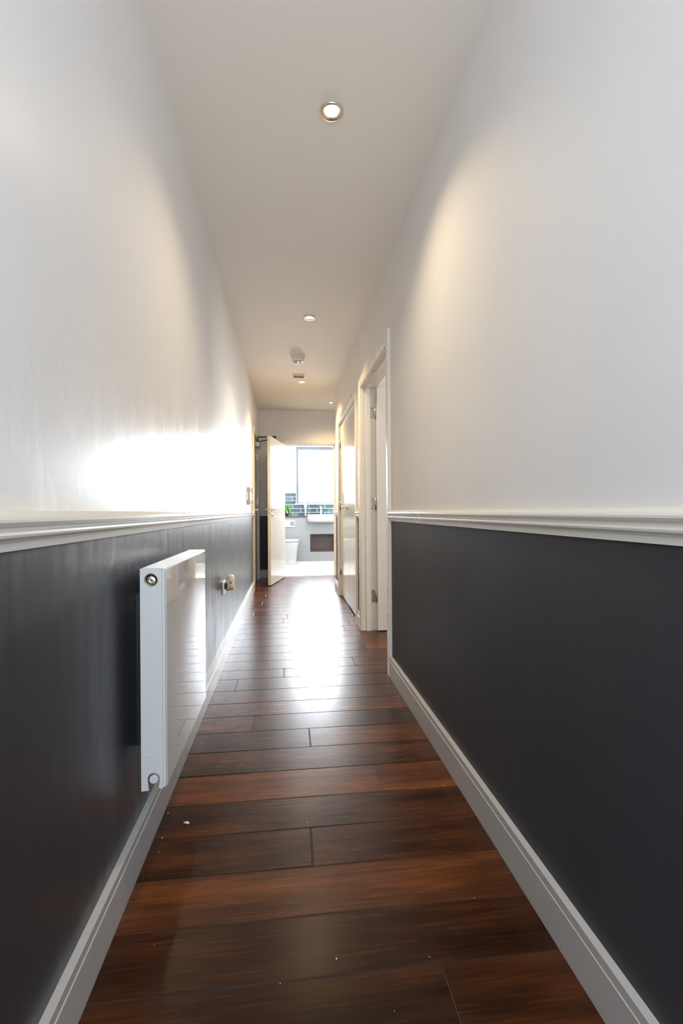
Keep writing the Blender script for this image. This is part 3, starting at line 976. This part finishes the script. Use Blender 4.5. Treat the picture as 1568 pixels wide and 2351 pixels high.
bt.build('refill_bottle', plain('yellow_oil', (0.42, 0.29, 0.05), 0.2), af)
bt = MB().lathe([(0, 0.4545), (0.009, 0.4545), (0.010, 0.458), (0.010, 0.463), (0, 0.463)], (XL + 0.031, sy, 0), seg=16)
bt.build('dial', M_slot, af)

# ------------------------------------------------------------------ intercom + switch
iy = 5.13
ic = thing('intercom_handset', 'cream wall intercom with handset beside the entrance door', 'intercom', (XL, iy + 0.04, 1.045))
mb = MB()
mb.prism([(XL + 0.0003, 1.045), (XL + 0.030, 1.045), (XL + 0.032, 1.060), (XL + 0.028, 1.120), (XL + 0.028, 1.180), (XL + 0.034, 1.205),
          (XL + 0.030, 1.232), (XL + 0.0003, 1.236)], iy, iy + 0.095, 'XZ')
mb.build('base', M_plastic, ic, bevel=0.003)
mb = MB()
hs = [(XL + 0.036, 1.222), (XL + 0.050, 1.228), (XL + 0.064, 1.222), (XL + 0.064, 1.180), (XL + 0.058, 1.165), (XL + 0.058, 1.100),
      (XL + 0.064, 1.085), (XL + 0.064, 1.055), (XL + 0.050, 1.047), (XL + 0.036, 1.055), (XL + 0.036, 1.085), (XL + 0.045, 1.100), (XL + 0.045, 1.165), (XL + 0.036, 1.185)]
mb.prism(hs, iy + 0.008, iy + 0.058, 'XZ')
mb.build('handset', M_plastic, ic, bevel=0.004)
pts = []
for k in range(160):
    t = k / 159
    zz = 1.047 - 0.105 * math.sin(PI * t) if True else 0
    yc = iy + 0.030 + 0.055 * t
    pts.append((XL + 0.044 - 0.012 * t + 0.006 * math.cos(k * 1.1), yc + 0.006 * math.sin(k * 1.1), zz - 0.002))
MB().tube(pts, 0.0022, 6).build('coiled_cord', M_plastic, ic)
bb = MB()
for k in range(3): bb.box(XL + 0.028, XL + 0.031, iy + 0.070, iy + 0.084, 1.115 + 0.022 * k, 1.127 + 0.022 * k, 0.001)
bb.build('button', M_plastic_w, ic)
ls = thing('light_switch', 'white light switch plate on the left wall just before the intercom', 'light switch', (XL, 4.99, 1.132))
MB().box(XL + 0.0003, XL + 0.009, 4.947, 5.033, 1.089, 1.175, 0.003).build('plate', M_plastic_w, ls)
MB().box(XL + 0.0088, XL + 0.0125, 4.981, 4.999, 1.117, 1.147, 0.001).build('rocker_switch', M_plastic_w, ls)

# ------------------------------------------------------------------ ceiling fittings
LIGHTS = [(0.176, 1.783), (0.182, 3.696), (0.180, 5.521), (0.614, 6.541)]
LLAB = ['round recessed downlight nearest the viewer, largest glow on the ceiling',
        'recessed downlight second from the viewer, just before the smoke alarm',
        'recessed downlight just beyond the small rectangular ceiling unit',
        'farthest recessed downlight, set to the right above the corridor end']
def make_downlight():
    t = thing('downlight', LLAB[0], 'downlight', (LIGHTS[0][0], LIGHTS[0][1], ZC), group='recessed ceiling downlights')
    r = MB().lathe([(0.026, -0.0004), (0.0275, -0.003), (0.036, -0.0075), (0.0410, -0.0075), (0.0435, -0.005), (0.0440, -0.0004)], (0, 0, 0), seg=44)
    r.build('trim_ring', plain('warm_metal', (0.70, 0.60, 0.46), 0.3, metal=1.0), t, local=True)
    g = MB().lathe([(0, -0.0050), (0.018, -0.0046), (0.0262, -0.0018), (0.0262, -0.0006)], (0, 0, 0), seg=36)
    g.build('bulb', M_bulb, t, local=True)
    return t
dl = make_downlight()
for i, (x, y) in enumerate(LIGHTS):
    o = dl if i == 0 else copy_tree(dl)
    o.location = (x, y, ZC)
    o['label'] = LLAB[i]

sx_, sy_ = 0.115, 4.640
sm = thing('smoke_alarm', 'round white smoke alarm on the corridor ceiling', 'smoke alarm', (sx_, sy_, ZC))
MB().lathe([(0, -0.0003), (0.066, -0.0003), (0.067, -0.004), (0.066, -0.018), (0.063, -0.020), (0, -0.020)], (sx_, sy_, ZC), seg=48).build('base', M_plastic, sm)
MB().lathe([(0.050, -0.0195), (0.058, -0.0200), (0.058, -0.0235), (0.050, -0.0235)], (sx_, sy_, ZC), seg=48).build('gap_ring', M_slot, sm)
MB().lathe([(0, -0.0225), (0.062, -0.0225), (0.0625, -0.027), (0.058, -0.044), (0.052, -0.049), (0, -0.050)], (sx_, sy_, ZC), seg=48).build('head', M_plastic, sm)
mb = MB()
for k in range(4):
    a0 = PI / 4 + k * PI / 2
    for rr in (0.022, 0.032, 0.042):
        pts = [(sx_ + rr * math.cos(a0 + t * 0.55), sy_ + rr * math.sin(a0 + t * 0.55), ZC - 0.0498) for t in (-1, -0.5, 0, 0.5, 1)]
        mb.tube(pts, 0.0026, 6)
mb.build('vent_slot', M_grey_slot, sm)
MB().lathe([(0, -0.049), (0.010, -0.049), (0.010, -0.0525), (0.007, -0.054), (0, -0.054)], (sx_, sy_, ZC), seg=20).build('test_button', M_plastic_w, sm)

qx, qy = 0.138, 5.268
sq = thing('ceiling_alarm_unit', 'small rectangular ceiling unit with dark underside behind the smoke alarm', 'alarm unit', (qx, qy, ZC))
MB().box(qx - 0.061, qx + 0.061, qy - 0.030, qy + 0.030, ZC - 0.020, ZC - 0.0003, 0.003).build('housing', M_plastic, sq)
MB().box(qx - 0.057, qx + 0.057, qy - 0.029, qy + 0.028, ZC - 0.0220, ZC - 0.0195, 0.0008).build('sensor_plate', plain('red_brown_plastic', (0.10, 0.045, 0.035), 0.8, spec=0.1), sq)

# ------------------------------------------------------------------ bathroom fittings
# toilet
tx, ty = 0.045, YBOX
to = thing('toilet', 'white back-to-wall toilet with lid closed, left of the doorway view', 'toilet', (tx, ty - 0.25, 0))
def pan(z, hw, front, back=0.0):
    pts = []
    n = 36
    for k in range(n):
        a = PI + PI * k / (n - 1)
        c, s = math.cos(a), math.sin(a)
        pts.append((tx + hw * math.copysign(abs(c) ** 0.8, c), ty - 0.20 + (front - 0.20) * -abs(s) ** 0.9, z))
    pts += [(tx + hw, ty - back - 0.002, z), (tx - hw, ty - back - 0.002, z)]
    return pts
secs = [pan(0.002, 0.130, 0.345), pan(0.012, 0.128, 0.340), pan(0.02, 0.125, 0.335), pan(0.14, 0.133, 0.375), pan(0.26, 0.148, 0.430), pan(0.36, 0.165, 0.475), pan(0.398, 0.172, 0.490), pan(0.404, 0.168, 0.485)]
MB().loft(secs).build('pan', M_ceramic, to)
secs = [pan(0.4045, 0.170, 0.488, 0.06), pan(0.408, 0.172, 0.492, 0.06), pan(0.416, 0.172, 0.492, 0.06), pan(0.419, 0.169, 0.489, 0.06)]
MB().loft(secs).build('seat', M_ceramic, to)
secs = [pan(0.4195, 0.150, 0.470, 0.06), pan(0.4245, 0.150, 0.470, 0.06)]
MB().loft(secs).build('hinge_gap', M_grey_slot, to)
secs = [pan(0.425, 0.178, 0.500, 0.05), pan(0.430, 0.182, 0.505, 0.05), pan(0.448, 0.182, 0.505, 0.05), pan(0.457, 0.176, 0.498, 0.05), pan(0.461, 0.160, 0.480, 0.06)]
MB().loft(secs).build('lid', M_ceramic, to)
fp = thing('flush_plate', 'chrome and white flush plate on the grey boxing above the toilet', 'flush plate', (tx, YBOX, 0.74))
MB().box(-0.090, 0.146, YBOX - 0.012, YBOX - 0.0003, 0.674, 0.806, 0.004).build('plate', M_ceramic, fp)
MB().box(0.058, 0.136, YBOX - 0.017, YBOX - 0.0118, 0.705, 0.792, 0.002).build('button', plain('dull_chrome', (0.30, 0.30, 0.31), 0.3, metal=1.0), fp)
MB().box(-0.080, 0.046, YBOX - 0.017, YBOX - 0.0118, 0.705, 0.792, 0.002).build('button', M_ceramic, fp)

# niche: dark wooden box set into the boxing
nc = thing('wall_niche', 'dark brown wooden recess shelf under the basin', 'recess shelf', ((NX0 + NX1) / 2, YBOX, NZ0))
dpt = YB - 0.003
mb = MB()
mb.box(NX0 + 0.0003, NX0 + 0.014, YBOX - 0.003, dpt, NZ0 + 0.016, NZ1 - 0.0003)
mb.box(NX1 - 0.014, NX1 - 0.0003, YBOX - 0.003, dpt, NZ0 + 0.016, NZ1 - 0.0003)
mb.box(NX0 + 0.014, NX1 - 0.014, YBOX - 0.003, dpt, NZ1 - 0.014, NZ1 - 0.0003)
mb.build('side_panel', M_niche, nc)
MB().box(NX0 + 0.014, NX1 - 0.014, dpt - 0.012, dpt, NZ0 + 0.016, NZ1 - 0.014).build('back_panel', M_niche, nc)
MB().box(NX0 + 0.0003, NX1 - 0.0003, YBOX - 0.003, dpt, NZ0 + 0.0003, NZ0 + 0.016).build('base_board', M_niche_base, nc)

# basin: semi-recessed bowl
bx, bw = 0.665, 0.285
ba = thing('wash_basin', 'white semi-recessed wash basin below the bathroom window', 'basin', (bx, YBOX - 0.06, 0.765))
def bas(z, hw, front, inset=0.0):
    pts = []
    n = 40
    for k in range(n):
        a = PI + PI * k / (n - 1)
        c, s = math.cos(a), math.sin(a)
        pts.append((bx + hw * math.copysign(abs(c) ** 0.42, c), YBOX - 0.02 - (front) * abs(s) ** 0.55, z))
    pts += [(bx + hw, YBOX + 0.10 - inset, z), (bx - hw, YBOX + 0.10 - inset, z)]
    return pts
secs = [bas(BT + 0.026 + 0.001, bw - 0.02, 0.17)]
# outer body below the rim in front of the boxing, only the bowl part
def basf(z, hw, front):
    pts = []
    n = 40
    for k in range(n):
        a = PI + PI * k / (n - 1)
        c, s = math.cos(a), math.sin(a)
        pts.append((bx + hw * math.copysign(abs(c) ** 0.42, c), YBOX - 0.0015 - (front) * abs(s) ** 0.55, z))
    return pts
MB().loft([basf(0.762, bw - 0.045, 0.130), basf(0.768, bw - 0.028, 0.148), basf(0.790, bw - 0.012, 0.175), basf(0.830, bw - 0.003, 0.190), basf(BT + 0.0275, bw, 0.198)]).build('bowl', M_ceramic, ba)
rim = [bas(BT + 0.0265, bw, 0.18), bas(0.908, bw + 0.004, 0.184), bas(0.915, bw + 0.001, 0.180), bas(0.915, bw - 0.018, 0.160, 0.05), bas(0.905, bw - 0.026, 0.150, 0.055), bas(0.888, bw - 0.045, 0.13, 0.06)]
MB().loft(rim).build('rim', M_ceramic, ba)
tp = thing('basin_tap', 'white-bright chrome mixer tap standing on the basin', 'tap', (bx - 0.015, YBOX + 0.06, 0.9155))
px, py = bx - 0.015, YBOX + 0.068
MB().lathe([(0, 0.9153), (0.026, 0.9153), (0.024, 0.925), (0.0185, 0.932), (0.0185, 1.030), (0.020, 1.036), (0.020, 1.046), (0, 1.046)], (px, py, 0), seg=24).build('body', M_chrome, tp)
MB().tube([(px, py, 0.985), (px + 0.006, py - 0.06, 0.990), (px + 0.010, py - 0.115, 0.985), (px + 0.010, py - 0.125, 0.972)], [0.014, 0.014, 0.013, 0.012], 14).build('spout', M_chrome, tp)
mb = MB(); mb.lathe([(0, 1.0465), (0.022, 1.0465), (0.033, 1.056), (0.030, 1.064), (0.012, 1.072), (0, 1.074)], (px, py, 0), seg=24)
mb.tube([(px, py, 1.062), (px, py + 0.05, 1.078)], [0.007, 0.006], 10)
mb.build('lever', M_chrome, tp)

# slim white tapered wedge, unidentified, on the ledge end
vx, vy = 0.398, YBOX + 0.075
va = MB().lathe([(0, 0.0005), (0.014, 0.0005), (0.0145, 0.010), (0.016, 0.08), (0.022, 0.15), (0.032, 0.21), (0.036, 0.245), (0.033, 0.246), (0.028, 0.21), (0.015, 0.14), (0, 0.10)], (0, 0, 0), seg=28).build('wedge', M_ceramic)
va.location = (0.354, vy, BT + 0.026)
tag(va, 'slim white wedge flaring upwards at the left end of the basin', 'wedge')

# plant on the ledge
pl = thing('potted_plant', 'bright green leafy plant on the wooden ledge above the toilet', 'plant', (-0.02, YBOX + 0.070, BT + 0.026))
MB().lathe([(0, 0.0005), (0.038, 0.0005), (0.047, 0.075), (0.049, 0.085), (0.044, 0.085), (0.042, 0.072), (0, 0.072)], (0, 0, 0), seg=28).build('pot', M_pot, pl, local=True)
rl = random.Random(3)
def leaf(mb, base, d, L, wd, droop):
    base = Vector(base); d = Vector(d).normalized()
    side = d.cross(Vector((0, 0, 1)))
    if side.length < 0.1: side = Vector((1, 0, 0))
    side.normalize()
    b = bmesh.new(); n = 7
    rows_ = []
    for i in range(n + 1):
        t = i / n
        c = base + d * (L * t) + Vector((0, 0, -droop * t * t))
        w_ = wd * math.sin(PI * min(1, t * 0.93 + 0.05)) ** 0.8
        up = Vector((0, 0, 1)) * (-0.25 * w_)
        rows_.append((b.verts.new(c - side * w_ - up * 0), b.verts.new(c + up), b.verts.new(c + side * w_)))
    for A, B in zip(rows_[:-1], rows_[1:]):
        b.faces.new((A[0], A[1], B[1], B[0])); b.faces.new((A[1], A[2], B[2], B[1]))
    mb._merge(b, True)
mb = MB(); st = MB()
specs = []
for k in range(34):
    a = rl.uniform(0, 2 * PI); el = rl.uniform(0.05, 1.3)
    h = rl.uniform(0.09, 0.17)
    base = (0.03 * math.cos(a), 0.02 * math.sin(a), 0.075 + (h - 0.075) * rl.random())
    dv = (math.cos(a) * math.cos(el), math.sin(a) * math.cos(el) * 0.45, math.sin(el))
    L = rl.uniform(0.07, 0.115)
    leaf(mb, base, dv, L, rl.uniform(0.014, 0.024), rl.uniform(0.02, 0.10))
    st.tube([(0, 0, 0.070), tuple(Vector(base))], 0.0018, 6)
# two strong leaves hanging over the ledge, as seen past the door edge
leaf(mb, (0.02, -0.03, 0.23), (0.55, -0.25, -0.75), 0.13, 0.022, 0.0)
leaf(mb, (0.05, -0.035, 0.17), (0.30, -0.25, -0.85), 0.13, 0.022, 0.0)
leaf(mb, (0.0, -0.03, 0.27), (0.65, -0.1, -0.25), 0.10, 0.018, 0.03)
st.tube([(0, 0, 0.07), (0.01, -0.015, 0.16), (0.0, -0.03, 0.27)], 0.002, 6)
st.tube([(0, 0, 0.07), (0.03, -0.02, 0.13), (0.05, -0.035, 0.17)], 0.002, 6)
st.tube([(0, 0, 0.07), (0.012, -0.015, 0.15), (0.02, -0.03, 0.23)], 0.002, 6)
lf = mb.build('foliage', M_leaf, pl, local=True)
st.build('stem', M_leaf, pl, local=True)

# ------------------------------------------------------------------ debris on the floor
M_flake = plain('paint_flake', (0.55, 0.53, 0.52), 0.6)
fb = MB()
fb.prism([(-0.326, 1.524), (-0.314, 1.529), (-0.306, 1.519), (-0.311, 1.516), (-0.318, 1.519)], 0.0004, 0.0022, 'XY')
fl = fb.build('paint_flake', M_flake)
tag(fl, 'small white paint flake lying on the floorboards below the radiator', 'debris')
db = MB(); rd = random.Random(5)
spots = [(0.54, 1.618), (-0.374, 1.462), (0.10, 1.02), (-0.02, 0.98), (0.30, 1.0), (0.45, 1.3), (-0.30, 1.10), (0.2, 0.9)]
for _ in range(9): spots.append((rd.uniform(-0.38, 0.55), rd.uniform(0.85, 3.4)))
for _ in range(10): spots.append((XL + 0.018 + rd.uniform(0.003, 0.02), rd.uniform(1.2, 4.2)))
for (x, y) in spots:
    s = rd.uniform(0.0005, 0.0014)
    db.box(x - s, x + s, y - s * 1.3, y + s * 1.3, 0.0003, 0.0003 + s * 0.8)
tag(db.build('floor_dust', M_flake), 'tiny pale dust specks scattered over the floorboards', 'dust', kind='stuff')

# ------------------------------------------------------------------ lights
def add_light(name, kind, loc, rot, energy, color, **kw):
    l = bpy.data.lights.new(name, kind); l.energy = energy; l.color = color
    for k, v in kw.items(): setattr(l, k, v)
    o = bpy.data.objects.new(name, l); COL.objects.link(o)
    o.location = loc; o.rotation_euler = rot
    return o

WARM = (1.0, 0.73, 0.39)
for i, (x, y) in enumerate(LIGHTS):
    add_light('downlight_lamp', 'SPOT', (x, y, ZC - 0.012), (0, 0, 0), [45, 112, 165, 84][i], (1.0, 0.79, 0.50) if i == 0 else WARM,
              spot_size=math.radians([130, 108, 128, 140][i]), spot_blend=1.0, shadow_soft_size=0.045)

# daylight outside the bathroom window, shining in
add_light('window_daylight', 'AREA', ((WX0 + WX1) / 2, 9.50, (WZ0 + WZ1) / 2), (-PI / 2, 0, 0), 300, (0.87, 0.935, 1.0),
          shape='RECTANGLE', size=WX1 - WX0, size_y=WZ1 - WZ0)
add_light('bathroom_fill', 'AREA', (0.45, 8.15, ZC - 0.01), (0, 0, 0), 34, (0.95, 0.98, 1.0),  # unseen fill added under the bathroom ceiling to brighten the room
          shape='RECTANGLE', size=1.2, size_y=1.0)
# daylight from the room behind the viewpoint
add_light('rear_daylight', 'AREA', (0.095, -0.95, 1.50), (PI / 2, 0, 0), 33, (0.73, 0.85, 1.0),
          shape='RECTANGLE', size=0.95, size_y=1.7)
# daylight in the side room
add_light('side_room_daylight', 'AREA', (2.70, 2.55, 1.5), (0, PI / 2, 0), 26, (1.0, 0.95, 0.88),
          shape='RECTANGLE', size=1.2, size_y=1.2)

wd = bpy.data.worlds.new('sky'); scene.world = wd; wd.use_nodes = True
bg = wd.node_tree.nodes['Background']
bg.inputs[0].default_value = (0.92, 0.96, 1.0, 1); bg.inputs[1].default_value = 8.0

# ------------------------------------------------------------------ camera
f_px, yaw, pit, roll, H = 1091.3, 0.1141, -0.0008, -0.0062, 0.965
fw = Vector((math.sin(yaw) * math.cos(pit), math.cos(yaw) * math.cos(pit), math.sin(pit)))
r0 = fw.cross(Vector((0, 0, 1))).normalized(); u0 = r0.cross(fw)
r = r0 * math.cos(roll) + u0 * math.sin(roll); u = -r0 * math.sin(roll) + u0 * math.cos(roll)
cam = bpy.data.cameras.new('camera'); co = bpy.data.objects.new('camera', cam); COL.objects.link(co)
cam.sensor_fit = 'VERTICAL'; cam.sensor_height = 36.0; cam.lens = f_px * 36.0 / 2351.0
cam.clip_start = 0.02
M = Matrix(((r.x, u.x, -fw.x, 0), (r.y, u.y, -fw.y, 0), (r.z, u.z, -fw.z, H), (0, 0, 0, 1)))
co.matrix_world = M
scene.camera = co

# ------------------------------------------------------------------ look
scene.view_settings.view_transform = 'Standard'
scene.view_settings.look = 'None'
scene.view_settings.exposure = 0.50
scene.view_settings.gamma = 1.12
try:
    scene.cycles.use_denoising = True
    scene.cycles.max_bounces = 10
    scene.cycles.diffuse_bounces = 6
    scene.cycles.glossy_bounces = 5
    scene.cycles.sample_clamp_indirect = 5.0
    scene.cycles.blur_glossy = 1.5
except Exception:
    pass
